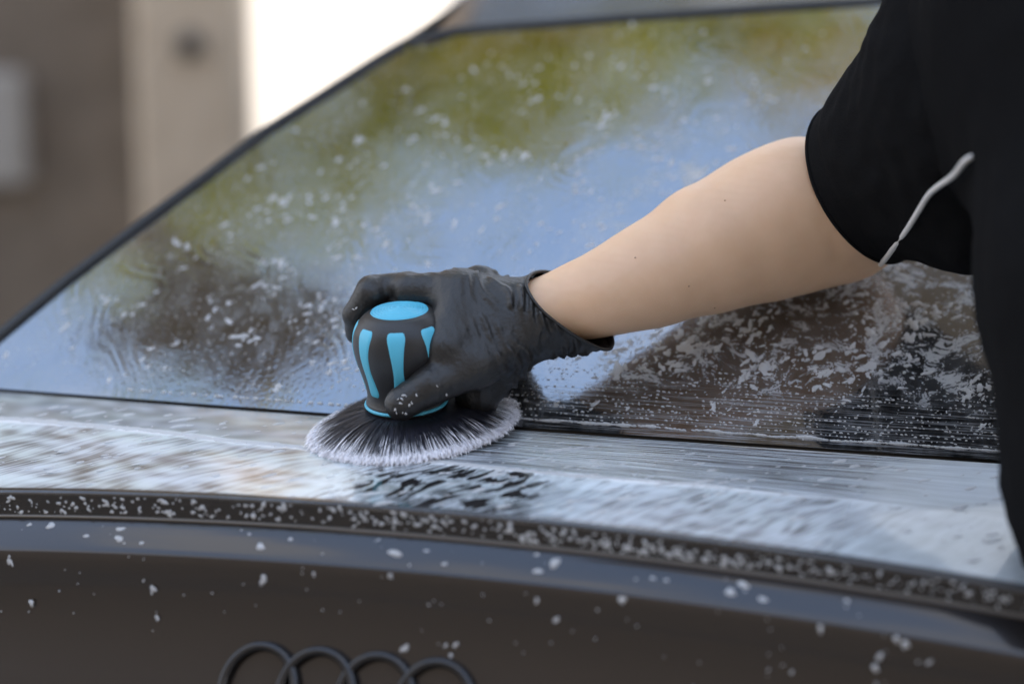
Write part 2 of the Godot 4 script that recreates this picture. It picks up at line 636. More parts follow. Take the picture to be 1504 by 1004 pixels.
func glass_maps() -> Array:
	var w := 1792
	var h := 1000
	var color := PackedByteArray()
	var orm := PackedByteArray()
	var rel := PackedByteArray()
	color.resize(w * h * 3)
	orm.resize(w * h * 3)
	rel.resize(w * h)
	var dark := Vector3(0.245, 0.25, 0.258)
	var film := Vector3(0.42, 0.425, 0.43)
	for j in h:
		var s := (j + 0.5) / h * 0.54 - 0.015
		for i in w:
			var x := (i + 0.5) / w * 0.94 - 0.47
			var wob := noise.get_noise_2d(x * 12.0, s * 12.0 + 90.0)
			var wob2 := noise.get_noise_2d(x * 12.0 + 44.0, s * 12.0)
			var film_n := noise.get_noise_2d(x * 30.0 + 200.0, s * 18.0)
			var c := 0.0
			# lacy suds low on the right
			var zone := smoothstep(0.02, 0.16, x + 0.06 * wob + 0.12 * s) * (1.0 - smoothstep(0.20, 0.33, s - 0.05 * wob2)) * smoothstep(0.03, 0.065, s + 0.01 * wob)
			zone = maxf(zone, 0.16 * smoothstep(0.17, 0.08, Vector2(x + 0.19 + 0.04 * wob, (s - 0.15) * 1.1).length()))
			if zone > 0.01:
				var px := x + 0.010 * wob + 0.004 * noise.get_noise_2d(x * 60.0, s * 60.0)
				var ps := s + 0.010 * wob2
				var big := noise.get_noise_2d(px * 26.0 + 500.0, ps * 30.0)
				var clump := noise.get_noise_2d(px * 60.0, ps * 85.0) * 0.6 + big * 0.6
				var grain := noise.get_noise_2d(px * 440.0, ps * 540.0 + 9.0) * 0.55 + noise.get_noise_2d(px * 230.0 + 31.0, ps * 290.0) * 0.55
				c = zone * (smoothstep(0.05, 0.95, clump + grain * 0.8) * 0.75 + 0.06)
			# brush strokes along the lower edge
			var low := (1.0 - smoothstep(0.035, 0.06, s + 0.004 * wob)) * smoothstep(-0.03, 0.06, x)
			var lines := noise.get_noise_2d(x * 11.0, s * 620.0)
			c += low * smoothstep(0.0, 0.7, lines) * 0.30
			# thin milky veil in patches
			c += 0.06 + 0.04 * film_n + 0.03 * noise.get_noise_2d(x * 140.0, s * 60.0)
			c = clampf(c, 0.0, 0.95)
			var k := dark.lerp(film, c)
			var col := Color(k.x, k.y, k.z).linear_to_srgb()
			var at := (j * w + i) * 3
			color[at] = col.r8
			color[at + 1] = col.g8
			color[at + 2] = col.b8
			orm[at] = 255
			orm[at + 1] = int(255 * lerpf(0.05, 0.55, c))
			orm[at + 2] = int(255 * (1.0 - c))
			# water running down the slope: long ripples, and beads
			var u := x * 0.82 - s * 0.57
			var r := noise.get_noise_2d((x * 0.94 + s * 0.34) * 70.0 + wob * 1.5, (s * 0.94 - x * 0.34) * 13.0)
			var beads := smoothstep(0.45, 0.75, noise.get_noise_2d(x * 170.0 + 17.0, s * 150.0))
			rel[j * w + i] = int(clampf(70.0 + r * 30.0 + film_n * 24.0 + beads * 30.0 + c * 70.0 + u * 0.0, 0, 255))
	return [picture(w, h, color), picture(w, h, orm), picture(w, h, rel, Image.FORMAT_L8)]


func picture(w: int, h: int, data: PackedByteArray, format := Image.FORMAT_RGB8) -> ImageTexture:
	return ImageTexture.create_from_image(Image.create_from_data(w, h, false, format, data))


func car() -> void:
	var o := thing("car", "dark wet car seen from behind, foam over its rear window and boot lid", "car")
	var paint := mat(lin(0.026, 0.021, 0.019), 0.24, 0.55)
	paint.clearcoat_enabled = true
	paint.clearcoat = 0.6
	paint.clearcoat_roughness = 0.06
	var rubber := mat(lin(0.012, 0.012, 0.012), 0.45)
	var trim := mat(lin(0.02, 0.02, 0.021), 0.3)

	# rear window
	var gm := glass_maps()
	var glass := ORMMaterial3D.new()
	glass.albedo_texture = gm[0]
	glass.orm_texture = gm[1]
	glass.heightmap_enabled = true
	glass.heightmap_texture = gm[2]
	glass.heightmap_scale = 0.018
	glass.texture_repeat = false
	var rows := []
	var uv := []
	for j in 61:
		var row := []
		var ur := []
		for i in 81:
			var f := i / 80.0
			var g := j / 60.0
			var s := g * 0.46 - 0.004
			var xl := left_edge(s)
			var x := lerpf(xl, right_edge(s), f)
			s = g * (top_edge(x) + 0.004) - 0.004
			xl = left_edge(s)
			x = lerpf(xl, right_edge(s), f)
			row.append(glass_point(x, s))
			ur.append(Vector2((x + 0.47) / 0.94, (s + 0.015) / 0.54))
		rows.append(row)
		uv.append(ur)
	part("rear_window", surface(rows, uv), glass, o)
	# seal down both sides and across the top
	for side in [0, 80]:
		var path := []
		for j in 61:
			path.append(rows[j][side] + Vector3(0.0035 if side else -0.0035, 0.0005, 0))
		part("window_seal", tube(path, 0.0048, 8), rubber, o)
	var across := []
	for i in 81:
		across.append(rows[60][i] + Vector3(0, 0.001, -0.005))
	part("window_seal", tube(across, 0.0055, 8), rubber, o)
	# gutter between window and boot lid
	var gut := [[], [], []]
	for i in 81:
		var x := -0.46 + 0.92 * i / 80.0
		gut[0].append(glass_point(x, 0.001) + Vector3(0, -0.003, 0))
		gut[1].append(deck_point(x, 0.0) + Vector3(0, -0.016, -0.002))
		gut[2].append(deck_point(x, 0.0) + Vector3(0, -0.002, 0.001))
	part("window_gutter", surface(gut), trim, o)

	# boot lid
	var dm := deck_maps()
	var deck := ORMMaterial3D.new()
	deck.albedo_texture = dm[0]
	deck.orm_texture = dm[1]
	deck.heightmap_enabled = true
	deck.heightmap_texture = dm[2]
	deck.heightmap_scale = 0.014
	deck.clearcoat_enabled = true
	deck.clearcoat = 0.4
	deck.clearcoat_roughness = 0.08
	deck.texture_repeat = false
	rows = []
	uv = []
	for j in 41:
		var row := []
		var ur := []
		for i in 121:
			var x := -0.47 + 0.94 * i / 120.0
			var p := deck_point(x, minf(j / 36.0, 1.0))
			if j > 36:
				var a := (j - 36) / 4.0 * PI * 0.5
				p += Vector3(0, -0.003 * (1.0 - cos(a)), 0.003 * sin(a))
			row.append(p)
			ur.append(Vector2((x + 0.47) / 0.94, minf(j / 36.0, 0.999)))
		rows.append(row)
		uv.append(ur)
	part("boot_lid", surface(rows, uv), deck, o)

	# profiles swept across the tail: [back, up] from the lip's edge
	var face := grained(lin(0.012, 0.0095, 0.0088), lin(0.022, 0.018, 0.016), 0.26, 6.0, 31, 0.02, 0.15)
	part("spoiler_face", sweep([[0.0032, -0.0032], [0.0036, -0.008], [0.004, -0.0150], [0.0042, -0.0172]], 0.47), face, o)
	part("trim_strip", sweep([[0.0042, -0.0170], [0.0056, -0.0171], [0.0064, -0.0176], [0.0064, -0.0184], [0.0058, -0.0196]], 0.47), mat(lin(0.16, 0.14, 0.12), 0.35, 0.7), o)
	part("tail_panel", sweep([[0.0062, -0.0196], [0.0085, -0.0205], [0.018, -0.0265], [0.0265, -0.0325], [0.0290, -0.0345], [0.0303, -0.0368], [0.0312, -0.042], [0.0325, -0.056], [0.0345, -0.070], [0.0378, -0.083], [0.0445, -0.098], [0.053, -0.114], [0.063, -0.131], [0.070, -0.145], [0.072, -0.16]], 0.56), paint, o)
	part("bumper", sweep([[0.072, -0.163], [0.11, -0.175], [0.125, -0.2], [0.135, -0.3], [0.13, -0.5], [0.1, -0.68]], 0.56), paint, o)
	# four interlinked rings
	var chrome := mat(lin(0.045, 0.044, 0.045), 0.25, 0.8)
	for k in 4:
		var x := -0.091 + k * 0.0420
		var ring := []
		for j in 40:
			var a := TAU * j / 40
			var dy := -0.1190 + sin(a) * 0.0262
			var back := 0.0
			var prof := [[0.0345, -0.070], [0.0378, -0.083], [0.0445, -0.098], [0.053, -0.114], [0.063, -0.131], [0.070, -0.145], [0.072, -0.16]]
			for m in 6:
				if dy <= prof[m][1] and dy >= prof[m + 1][1]:
					back = lerpf(prof[m][0], prof[m + 1][0], (dy - prof[m][1]) / (prof[m + 1][1] - prof[m][1]))
			var xx := x + cos(a) * 0.0262
			ring.append(lip(xx) + Vector3(0, dy + 0.002, back + 0.0035 + (0.0007 if k % 2 else 0.0)))
		part("emblem_ring", tube(ring, 0.0034, 10, true), chrome, o)

	# roof, pillars, flanks and the front of the car
	rows = []
	for j in 20:
		var row := []
		for i in 33:
			var f := i / 32.0
			var xl := left_edge(0.44)
			var x := lerpf(xl + 0.2 * minf(j * 0.075, 0.22), right_edge(0.44) - 0.2 * minf(j * 0.075, 0.22), f)
			var p := glass_point(x, top_edge(x) + 0.0065)
			var dd := j * 0.075
			row.append(p + Vector3(0, 0.34 * dd - 0.14 * dd * dd + 0.002, -dd))
		rows.append(row)
	part("roof", surface(rows), paint, o)
	for side in [-1, 1]:
		rows = []
		for j in 40:
			var e: Vector3
			if j < 8:
				var t := 1.0 - j / 7.0
				e = deck_point(0.472 * side, t)
			elif j < 28:
				var s := (j - 8) / 19.0 * 0.43
				var xl := left_edge(s)
				var x := (right_edge(s) if side > 0 else xl)
				e = glass_point(x, s) + Vector3(0.0075 * side, -0.0005, 0)
			else:
				var dd := (j - 27) / 12.0 * 1.425
				var xl := left_edge(0.44)
				var x := (right_edge(0.44) if side > 0 else xl)
				e = glass_point(x, top_edge(x) + 0.0065) + Vector3(-0.2 * minf(dd, 0.22) * side, 0.34 * dd - 0.14 * dd * dd, -dd)
			var row := [e, e + Vector3(0.003 * side, 0.001, 0), e + Vector3(0.007 * side, -0.0015, 0), e + Vector3(0.012 * side, -0.012, 0)]
			var z := e.z
			var tuck := maxf(z + 0.05, 0.0) * 0.5
			for q in [[0.56, 0.90], [0.70, 0.82], [0.76, 0.70], [0.78, 0.50], [0.74, 0.26]]:
				row.append(Vector3((q[0] - tuck) * side, minf(q[1], e.y - 0.03 - (0.9 - q[1]) * 0.1), z))
			rows.append(row)
		part("flank", surface(rows), paint, o)
		rows = []
		for j in 12:
			var z := -1.9 - j * 0.19
			var row := []
			for q in [[0.70, 0.86], [0.75, 0.74], [0.78, 0.50], [0.74, 0.26]]:
				row.append(Vector3((q[0] - 0.012 * j) * side, q[1] - 0.006 * j, z))
			rows.append(row)
		part("front_wing", surface(rows), paint, o)
	var fp := [[1.38, -1.97], [1.02, -2.55], [0.96, -2.7], [0.86, -3.7], [0.70, -4.0], [0.3, -4.05]]
	rows = []
	for q in fp:
		var row := []
		for i in 13:
			var f := i / 12.0 * 2.0 - 1.0
			row.append(Vector3(f * (0.5 if q[0] > 1.1 else 0.68), q[0] - 0.06 * f * f, q[1] + 0.25 * f * f))
		rows.append(row)
	part("windscreen_and_bonnet", surface(rows), paint, o)
	for side in [-1, 1]:
		for z in [-0.62, -3.1]:
			var at := Transform3D(Basis(Vector3.BACK, PI / 2), Vector3(0.66 * side, 0.32, z))
			var wheel := part("wheel", lathe([[0.2, -0.1], [0.30, -0.1], [0.32, -0.07], [0.32, 0.07], [0.30, 0.1], [0.2, 0.1]], 36), rubber, o, at)
			part("rim", lathe([[0.0, 0.06], [0.05, 0.08], [0.06, 0.05], [0.19, 0.09], [0.205, 0.098], [0.205, -0.098], [0.0, -0.05]], 24), mat(lin(0.3, 0.3, 0.3), 0.3, 0.9), wheel)


func sweep(profile: Array, half: float) -> ArrayMesh:
	var rows := []
	for q in profile:
		var row := []
		for i in 81:
			var x := -half + 2.0 * half * i / 80.0
			row.append(lip(x) + Vector3(0, q[1], q[0]))
		rows.append(row)
	return surface(rows)


# ------------------------------------------------------------------ suds

class Suds:
	var v := PackedVector3Array()
	var n := PackedVector3Array()
	var r := RandomNumberGenerator.new()

	func blob(at: Vector3, up: Vector3, along: Vector3, sx: float, sz: float, h: float) -> void:
		var x := (along - up * along.dot(up)).normalized()
		var z := up.cross(x)
		var seg := 9 if maxf(sx, sz) < 0.0018 else 13
		var ring := 3 if seg == 9 else 4
		var a1 := r.randf() * TAU
		var a2 := r.randf() * TAU
		var w1 := r.randf_range(0.10, 0.34)
		var w2 := r.randf_range(0.05, 0.2)
		var grid := PackedVector3Array()
		for k in ring:
			var e := PI * 0.5 * k / (ring - 1)
			for j in seg:
				var t := TAU * j / seg
				var wob := 1.0 + (w1 * cos(2.0 * t + a1) + w2 * cos(3.0 * t + a2) + w2 * 0.5 * cos(5.0 * t + a1)) * cos(e)
				grid.append(at + (x * cos(t) * sx + z * sin(t) * sz) * cos(e) * wob + up * (h * sin(e) - h * 0.15))
		for k in ring - 1:
			for j in seg:
				var i0 := k * seg + j
				var i1 := k * seg + (j + 1) % seg
				for i in [i0, i0 + seg, i1, i1, i0 + seg, i1 + seg]:
					v.append(grid[i])
					var dp := grid[i] - at
					n.append((x * dp.dot(x) / (sx * sx) + z * dp.dot(z) / (sz * sz) + up * maxf(dp.dot(up), h * 0.1) / (h * h)).normalized())

	func fleck(at: Vector3, up: Vector3, along: Vector3, size: float, long: float, h: float) -> void:
		blob(at, up, along, size * long, size, h)
		var x := (along - up * along.dot(up)).normalized()
		var z := up.cross(x)
		for k in r.randi_range(0, 3 if size > 0.0013 else 1):
			var s := size * r.randf_range(0.35, 0.85)
			blob(at + x * size * long * r.randf_range(-1.3, 1.3) + z * size * r.randf_range(-1.2, 1.2), up, along.rotated(up.normalized(), r.randfn(0, 0.5)), s * r.randf_range(0.8, 2.0), s, h * r.randf_range(0.5, 0.9))

	func mesh() -> ArrayMesh:
		var arr := []
		arr.resize(Mesh.ARRAY_MAX)
		arr[Mesh.ARRAY_VERTEX] = v
		arr[Mesh.ARRAY_NORMAL] = n
		var m := ArrayMesh.new()
		m.add_surface_from_arrays(Mesh.PRIMITIVE_TRIANGLES, arr)
		return m


func suds(called: String, s: Suds, m: Material, label: String) -> void:
	tag(part(called, s.mesh(), m, self), label, "foam", "", "stuff")


func foam() -> void:
	var white := mat(lin(0.62, 0.62, 0.62), 0.5)
	white.transparency = BaseMaterial3D.TRANSPARENCY_ALPHA
	white.albedo_color.a = 0.66
	# rear window
	var a := Suds.new()
	a.r.seed = 3
	var r := a.r
	var run := Vector3(0.45, 0.3, -0.8)
	var tries := 0
	while tries < 22000:
		tries += 1
		var s := r.randf_range(0.012, 0.46)
		var x := r.randf_range(-0.43, 0.44)
		if x < left_edge(s) + 0.02 or x > -left_edge(s) - 0.01:
			continue
		var n := noise.get_noise_2d(x * 14.0 + 5.0, s * 14.0) * 0.5 + 0.5
		var want := lerpf(0.16, 0.05, smoothstep(0.2, 0.36, s)) * n
		want = maxf(want, 0.7 * smoothstep(0.0, 0.12, x) * (1.0 - smoothstep(0.22, 0.34, s)) * smoothstep(0.025, 0.06, s) * smoothstep(0.2, 0.6, n))
		want = maxf(want, 0.38 * smoothstep(0.15, 0.06, Vector2(x + 0.19, s - 0.14).length()) * smoothstep(0.25, 0.6, n))
		want = maxf(want, 0.22 * smoothstep(0.24, 0.1, Vector2(x + 0.02, s - 0.24).length()) * smoothstep(0.3, 0.6, n))
		want = maxf(want, 0.5 * smoothstep(0.09, 0.03, Vector2(x + 0.10, s - 0.07).length()))
		if r.randf() > want:
			continue
		var size := 0.0005 + 0.0017 * pow(r.randf(), 3.2)
		if x > 0.06 and s < 0.26 and s > 0.05 and r.randf() < 0.10:
			size *= r.randf_range(1.4, 2.4)
		var long := r.randf_range(1.0, 2.6)
		a.fleck(glass_point(x, s), glass_normal(x, s), run.rotated(Vector3.UP, r.randfn(0, 0.7)), size, long, minf(size * 0.45, 0.0010))
	suds("window_foam", a, white, "white soap foam flecks scattered over the wet rear window")
	# fine beads of soapy water all over the glass
	var g := Suds.new()
	g.r.seed = 21
	r = g.r
	for k in 9000:
		var s := r.randf_range(0.012, 0.44)
		var x := r.randf_range(-0.43, 0.42)
		if x < left_edge(s) + 0.012 or x > right_edge(s) - 0.012 or noise.get_noise_2d(x * 24.0 + 3.0, s * 24.0) < r.randf_range(-0.7, 0.3):
			continue
		var size := r.randf_range(0.0003, 0.0008)
		g.blob(glass_point(x, s), glass_normal(x, s), run.rotated(Vector3.UP, r.randfn(0, 0.5)), size * r.randf_range(1.0, 2.2), size, size * 0.5)
	var thin := mat(lin(0.62, 0.62, 0.62), 0.35)
	thin.transparency = BaseMaterial3D.TRANSPARENCY_ALPHA
	thin.albedo_color.a = 0.42
	suds("window_beads", g, thin, "fine translucent beads of soapy water all over the rear window")
	# beads the brush left in rows along the window's lower edge
	var b := Suds.new()
	b.r.seed = 4
	r = b.r
	for k in 17:
		var s0 := 0.004 + k * 0.0032
		var x := -0.01 + r.randf() * 0.03
		while x < 0.40:
			x += r.randf_range(0.0026, 0.006)
			var s := s0 + 0.0012 * noise.get_noise_2d(x * 10.0, k * 5.0) + r.randfn(0, 0.0003)
			if noise.get_noise_2d(x * 30.0, k * 2.0) < -0.25 - 0.25 * smoothstep(0.0, 0.2, x):
				continue
			if r.randf() < lerpf(0.15, 0.55, float(k) / 17.0):
				continue
			var size := r.randf_range(0.0004, 0.0009)
			b.blob(glass_point(x, s), glass_normal(x, s), Vector3.RIGHT, size * r.randf_range(1.0, 2.2), size, size * 0.9)
	suds("bead_rows", b, white, "rows of tiny soap beads along the lower edge of the rear window")
	# line of suds caught in the gap above the boot lid
	var c := Suds.new()
	c.r.seed = 5
	r = c.r
	var x := -0.05
	while x < 0.42:
		x += r.randf_range(0.0015, 0.0032)
		var n := noise.get_noise_2d(x * 45.0, 3.0)
		if n < -0.85:
			continue
		var size := 0.0007 + 0.0009 * maxf(n, 0.0) + r.randf() * 0.0004
		var s := 0.0035 + 0.0008 * noise.get_noise_2d(x * 25.0, 9.0)
		c.blob(glass_point(x, s), glass_normal(x, s), Vector3.RIGHT, size * 2.0, size, size * 1.1)
	x = -0.30
	while x < -0.06:
		x += r.randf_range(0.003, 0.012)
		var size := r.randf_range(0.0008, 0.0016)
		c.blob(glass_point(x, 0.004), glass_normal(x, 0.004), Vector3.RIGHT, size * 1.8, size, size)
	suds("gap_foam", c, white, "wavy white foam line lying in the gap between rear window and boot lid")
	# ridge of foam pushed up by the brush, and flecks over the boot lid
	var d := Suds.new()
	d.r.seed = 6
	r = d.r
	x = -0.46
	while x < 0.20:
		x += r.randf_range(0.0012, 0.0028)
		var seam := lerpf(0.30, 0.52, smoothstep(-0.35, 0.02, x)) + 0.015 * noise.get_noise_2d(x * 9.0, 48.0)
		var size := r.randf_range(0.0012, 0.0022) * (1.0 - 0.6 * smoothstep(0.05, 0.20, x))
		d.blob(deck_point(x, seam + r.randfn(0, 0.006)), Vector3.UP, Vector3(1, 0, 0.2), size * 3.0, size * 1.5, size * 0.35)
	for k in 420:
		x = r.randf_range(-0.42, 0.42)
		var t := r.randf_range(0.1, 0.99)
		var size := 0.0008 + 0.0022 * pow(r.randf(), 3.0)
		d.blob(deck_point(x, t), Vector3.UP, Vector3(0.6, 0, -0.6), size * r.randf_range(1.5, 4.0), size, size * 0.35)
	suds("boot_foam", d, white, "ridge of white suds and foam flecks across the boot lid")
	# spatter on the spoiler's face and on the tail below it
	var e := Suds.new()
	e.r.seed = 8
	r = e.r
	for k in 1150:
		x = r.randf_range(-0.40, 0.42)
		var dense := 0.42 + 0.55 * smoothstep(0.04, 0.16, x) * (1.0 - smoothstep(0.22, 0.27, x))
		if r.randf() > dense:
			continue
		var dy := -r.randf_range(0.0035, 0.0165)
		if x > 0.08 and x < 0.27 and r.randf() < 0.5:
			dy = -r.randf_range(0.0085, 0.0155)
		var size := 0.0005 + 0.0010 * pow(r.randf(), 1.8)
		e.blob(lip(x) + Vector3(0, dy, 0.0039), Vector3(0, 0.05, 1), Vector3.RIGHT.rotated(Vector3.BACK, r.randfn(0, 0.5)), size * r.randf_range(1.0, 1.9), size, size * 0.5)
	suds("spoiler_spatter", e, white, "dried looking soap droplets spattered along the dark spoiler face")
	var f := Suds.new()
	f.r.seed = 9
	r = f.r
	for k in 90:
		x = r.randf_range(-0.36, 0.36)
		var dy := -0.037 - 0.055 * pow(r.randf(), 1.3)
		var back := lerpf(0.0312, 0.040, clampf((-dy - 0.04) / 0.045, 0.0, 1.0))
		var size := 0.0004 + 0.0020 * pow(r.randf(), 4.0)
		f.fleck(lip(x) + Vector3(0, dy, back), Vector3(0, 0.1, 1), Vector3.RIGHT.rotated(Vector3.BACK, r.randf() * 3.0), size, r.randf_range(1.0, 1.7), size * 0.35)
	for k in 46:
		x = r.randf_range(-0.36, 0.34)
		var t := r.randf()
		var size := 0.0006 + 0.0022 * pow(r.randf(), 3.0)
		f.blob(lip(x) + Vector3(0, lerpf(-0.021, -0.032, t), lerpf(0.009, 0.026, t)), Vector3(0, 0.8, 0.6), Vector3.RIGHT, size * 1.6, size, size * 0.45)
	f.blob(lip(0.105) + Vector3(0, -0.0245, 0.0150), Vector3(0, 0.8, 0.6), Vector3(0.3, 0.5, 0), 0.0045, 0.0034, 0.002)
	f.blob(lip(-0.005) + Vector3(0, -0.027, 0.0190), Vector3(0, 0.8, 0.6), Vector3.RIGHT, 0.0050, 0.0028, 0.0016)
	suds("tail_spatter", f, white, "loose foam drops on the ledge and dark tail above the ring emblem")


	var h := Suds.new()
	h.r.seed = 15
	for q in [[Vector3(-0.0478, 1.0366, 0.0480), Vector3(-0.1330, 0.0766, 0.9882)], [Vector3(-0.0446, 1.0416, 0.0466), Vector3(0.1257, 0.4782, 0.8692)], [Vector3(-0.0417, 1.0442, 0.0445), Vector3(0.1211, 0.5308, 0.8388)], [Vector3(-0.0375, 1.0406, 0.0447), Vector3(0.3803, 0.1952, 0.9040)], [Vector3(-0.0393, 1.0336, 0.0458), Vector3(0.5583, -0.1657, 0.8129)], [Vector3(-0.0454, 1.0316, 0.0475), Vector3(0.0571, -0.3333, 0.9411)], [Vector3(-0.0199, 1.0521, 0.0356), Vector3(0.5283, 0.3096, 0.7906)], [Vector3(-0.0139, 1.0460, 0.0305), Vector3(0.7656, -0.1674, 0.6211)], [Vector3(-0.1009, 1.0931, -0.0156), Vector3(-0.5166, 0.2991, 0.8023)], [Vector3(-0.0983, 1.0911, -0.0141), Vector3(-0.2444, 0.1288, 0.9611)], [Vector3(-0.0325, 1.0466, 0.0411), Vector3(0.2811, 0.3416, 0.8968)]]:
		for k in 2:
			h.fleck(q[0] + Vector3(h.r.randfn(0, 0.0012), h.r.randfn(0, 0.0012), h.r.randfn(0, 0.0006)), q[1], Vector3(h.r.randfn(0, 1), h.r.randfn(0, 1), 0.1), h.r.randf_range(0.0004, 0.0009), 1.8, 0.0005)
	suds("glove_foam", h, white, "few white soap flecks stuck on the gloved thumb and fingertip")


# ------------------------------------------------------------------ brush

func brush() -> void:
	var o := thing("detailing_brush", "round car wash brush with black and sky blue grip and white tipped bristles", "brush", BRUSH_BASE)
	var up := BRUSH_AXIS.normalized()
	var right := (VIEW_RIGHT - up * VIEW_RIGHT.dot(up)).normalized()
	var frame := Basis(right, up, right.cross(up))
	var black := grained(lin(0.010, 0.010, 0.011), lin(0.022, 0.021, 0.021), 0.42, 30.0, 41, 0.05, 0.25)
	var blue := mat(lin(0.085, 0.44, 0.60), 0.42)
	var prof := [[0.018, -0.003], [0.0283, -0.002], [0.0296, 0.0035], [0.0288, 0.006], [0.0282, 0.010], [0.0290, 0.017], [0.0312, 0.026], [0.0340, 0.036], [0.0356, 0.045], [0.0355, 0.0525], [0.0338, 0.0600], [0.0302, 0.0660], [0.0256, 0.0702], [0.0222, 0.0717], [0.0212, 0.0721]]
	var body := []
	for p in smooth_path(prof.map(func(q): return Vector3(q[0], q[1], 0)), 4):
		body.append([p.x, p.y])
	part("grip", lathe(body, 72), black, o, Transform3D(frame, Vector3.ZERO))
	part("base_ring", lathe([[0.0292, 0.0005], [0.0306, 0.0008], [0.0311, 0.0018], [0.0306, 0.0028], [0.0292, 0.0031]], 72), blue, o, Transform3D(frame, Vector3.ZERO))
	var cap := [[0.0, 0.0757]]
	for k in 9:
		var rr := 0.0024 + k * 0.0022
		cap.append([rr - 0.0007, 0.0757 - 0.0042 * pow(rr / 0.025, 2.0)])
		cap.append([rr, 0.0748 - 0.0042 * pow(rr / 0.025, 2.0)])
		cap.append([rr + 0.0006, 0.0757 - 0.0042 * pow(rr / 0.025, 2.0)])
	cap.append([0.0214, 0.0717])
	part("cap", lathe(cap, 64), blue, o, Transform3D(frame, Vector3.ZERO))
	var radius := func(h: float) -> float:
		for k in body.size() - 1:
			if h <= body[k + 1][1]:
				return lerpf(body[k][0], body[k + 1][0], (h - body[k][1]) / (body[k + 1][1] - body[k][1]))
		return 0.025
	for k in 8:
		var mid := PI / 2 + 0.06 + k * TAU / 8
		var rows := []
		for j in 25:
			var f := j / 24.0
			var h := lerpf(0.0120, 0.0668, f)
			var waist := 0.0044 + 0.0050 * pow(absf(f - 0.40) / 0.6, 1.6)
			var tip := minf(f, 1.0 - f) * 24.0
			if tip < 3.0:
				waist *= sqrt(1.0 - pow(1.0 - (tip + 0.25) / 3.25, 2.0))
			var rr: float = radius.call(h) + 0.0005
			var row := []
			for i in 9:
				var a := mid + (i - 4) / 4.0 * waist / rr
				var q := rr - (0.0012 if i == 0 or i == 8 or j == 0 or j == 24 else 0.0)
				row.append(Vector3(cos(a) * q, h, sin(a) * q))
			rows.append(row)
		part("grip_inlay", surface(rows), blue, o, Transform3D(frame, Vector3.ZERO))
	# bristles: tufts that fan out from the base to the rim on the car
	var rim: Array = smooth_path([Vector3(-0.1152, 0.9999, 0.0425), Vector3(-0.0938, 0.9988, 0.0692), Vector3(-0.0611, 1.0008, 0.0798), Vector3(-0.0333, 1.0014, 0.0738), Vector3(-0.0065, 1.0025, 0.0495), Vector3(0.0125, 1.0033, 0.0136), Vector3(0.0209, 1.0054, -0.0198), Vector3(0.0166, 1.0063, -0.0491), Vector3(-0.0003, 1.0109, -0.0738), Vector3(-0.0370, 1.0105, -0.0826), Vector3(-0.0761, 1.0070, -0.0725), Vector3(-0.1041, 1.0033, -0.0450), Vector3(-0.1187, 1.0011, -0.0001)], 16, true)
	var centre := Vector3.ZERO
	for p in rim:
		centre += p / rim.size()
	var v := PackedVector3Array()
	var n := PackedVector3Array()
	var c := PackedColorArray()
	var r := RandomNumberGenerator.new()
	r.seed = 12
	var tuft_way := []
	for k in 420:
		tuft_way.append([r.randf() * TAU, r.randfn(0, 0.07), r.randf_range(0.95, 1.02), pow(r.randf(), 1.3), r.randfn(0, 1.0)])
	for k in 22000:
		var tw: Array = tuft_way[k % 420]
		var a0: float = tw[0] + r.randfn(0, 0.045)
		var a1: float = tw[0] + tw[1] + r.randfn(0, 0.055)
		var layer := r.randf()
		var fringe := k > 11000
		if fringe:
			a1 = r.randf() * TAU
			a0 = a1
			layer = 1.0
		var root := frame * Vector3(cos(a0) * lerpf(0.016, 0.0275, layer), -0.0015, sin(a0) * lerpf(0.016, 0.0275, layer))
		# the rim point in that direction
		var dir := frame * Vector3(cos(a1), 0, sin(a1))
		dir.y = 0.0
		dir = dir.normalized()
		var best := 0
		var most := -2.0
		for i in range(0, rim.size(), 2):
			var q: Vector3 = rim[i] - centre
			q.y = 0.0
			var m := q.normalized().dot(dir)
			if m > most:
				most = m
				best = i
		var reach: float = tw[2] * lerpf(0.80, 1.0, sqrt(layer)) + r.randfn(0, 0.012)
		var low: Vector3 = centre - BRUSH_BASE
		var end: Vector3 = low.lerp(rim[best] - BRUSH_BASE, reach) + Vector3(r.randfn(0, 0.0012), 0.0012 + 0.0045 * layer * r.randf(), r.randfn(0, 0.0012))
		var mid := root.lerp(end, 0.55) + up * (0.0075 * layer + 0.001) + Vector3(r.randfn(0, 0.0008), tw[4] * 0.0009, r.randfn(0, 0.0008))
		var white_from: float = 0.93 - 0.46 * tw[3] * r.randf() - 0.12 * r.randf()
		if fringe:
			reach = r.randf_range(0.88, 1.03)
			end = low.lerp(rim[best] - BRUSH_BASE, reach) + Vector3(r.randfn(0, 0.0012), r.randf_range(0.0, 0.005), r.randfn(0, 0.0012))
			root = low.lerp(rim[best] - BRUSH_BASE, reach - r.randf_range(0.06, 0.13)) + Vector3(r.randfn(0, 0.002), r.randf_range(0.002, 0.007), r.randfn(0, 0.002))
			mid = root.lerp(end, 0.6) + Vector3(0, 0.003, 0)
			white_from = 0.02
		var wide := r.randf_range(0.00014, 0.00028)
		var shade := r.randf_range(0.7, 1.3)
		var prev := [Vector3.ZERO, Vector3.ZERO]
		var prev_c := Color.BLACK
		var prev_n := Vector3.UP
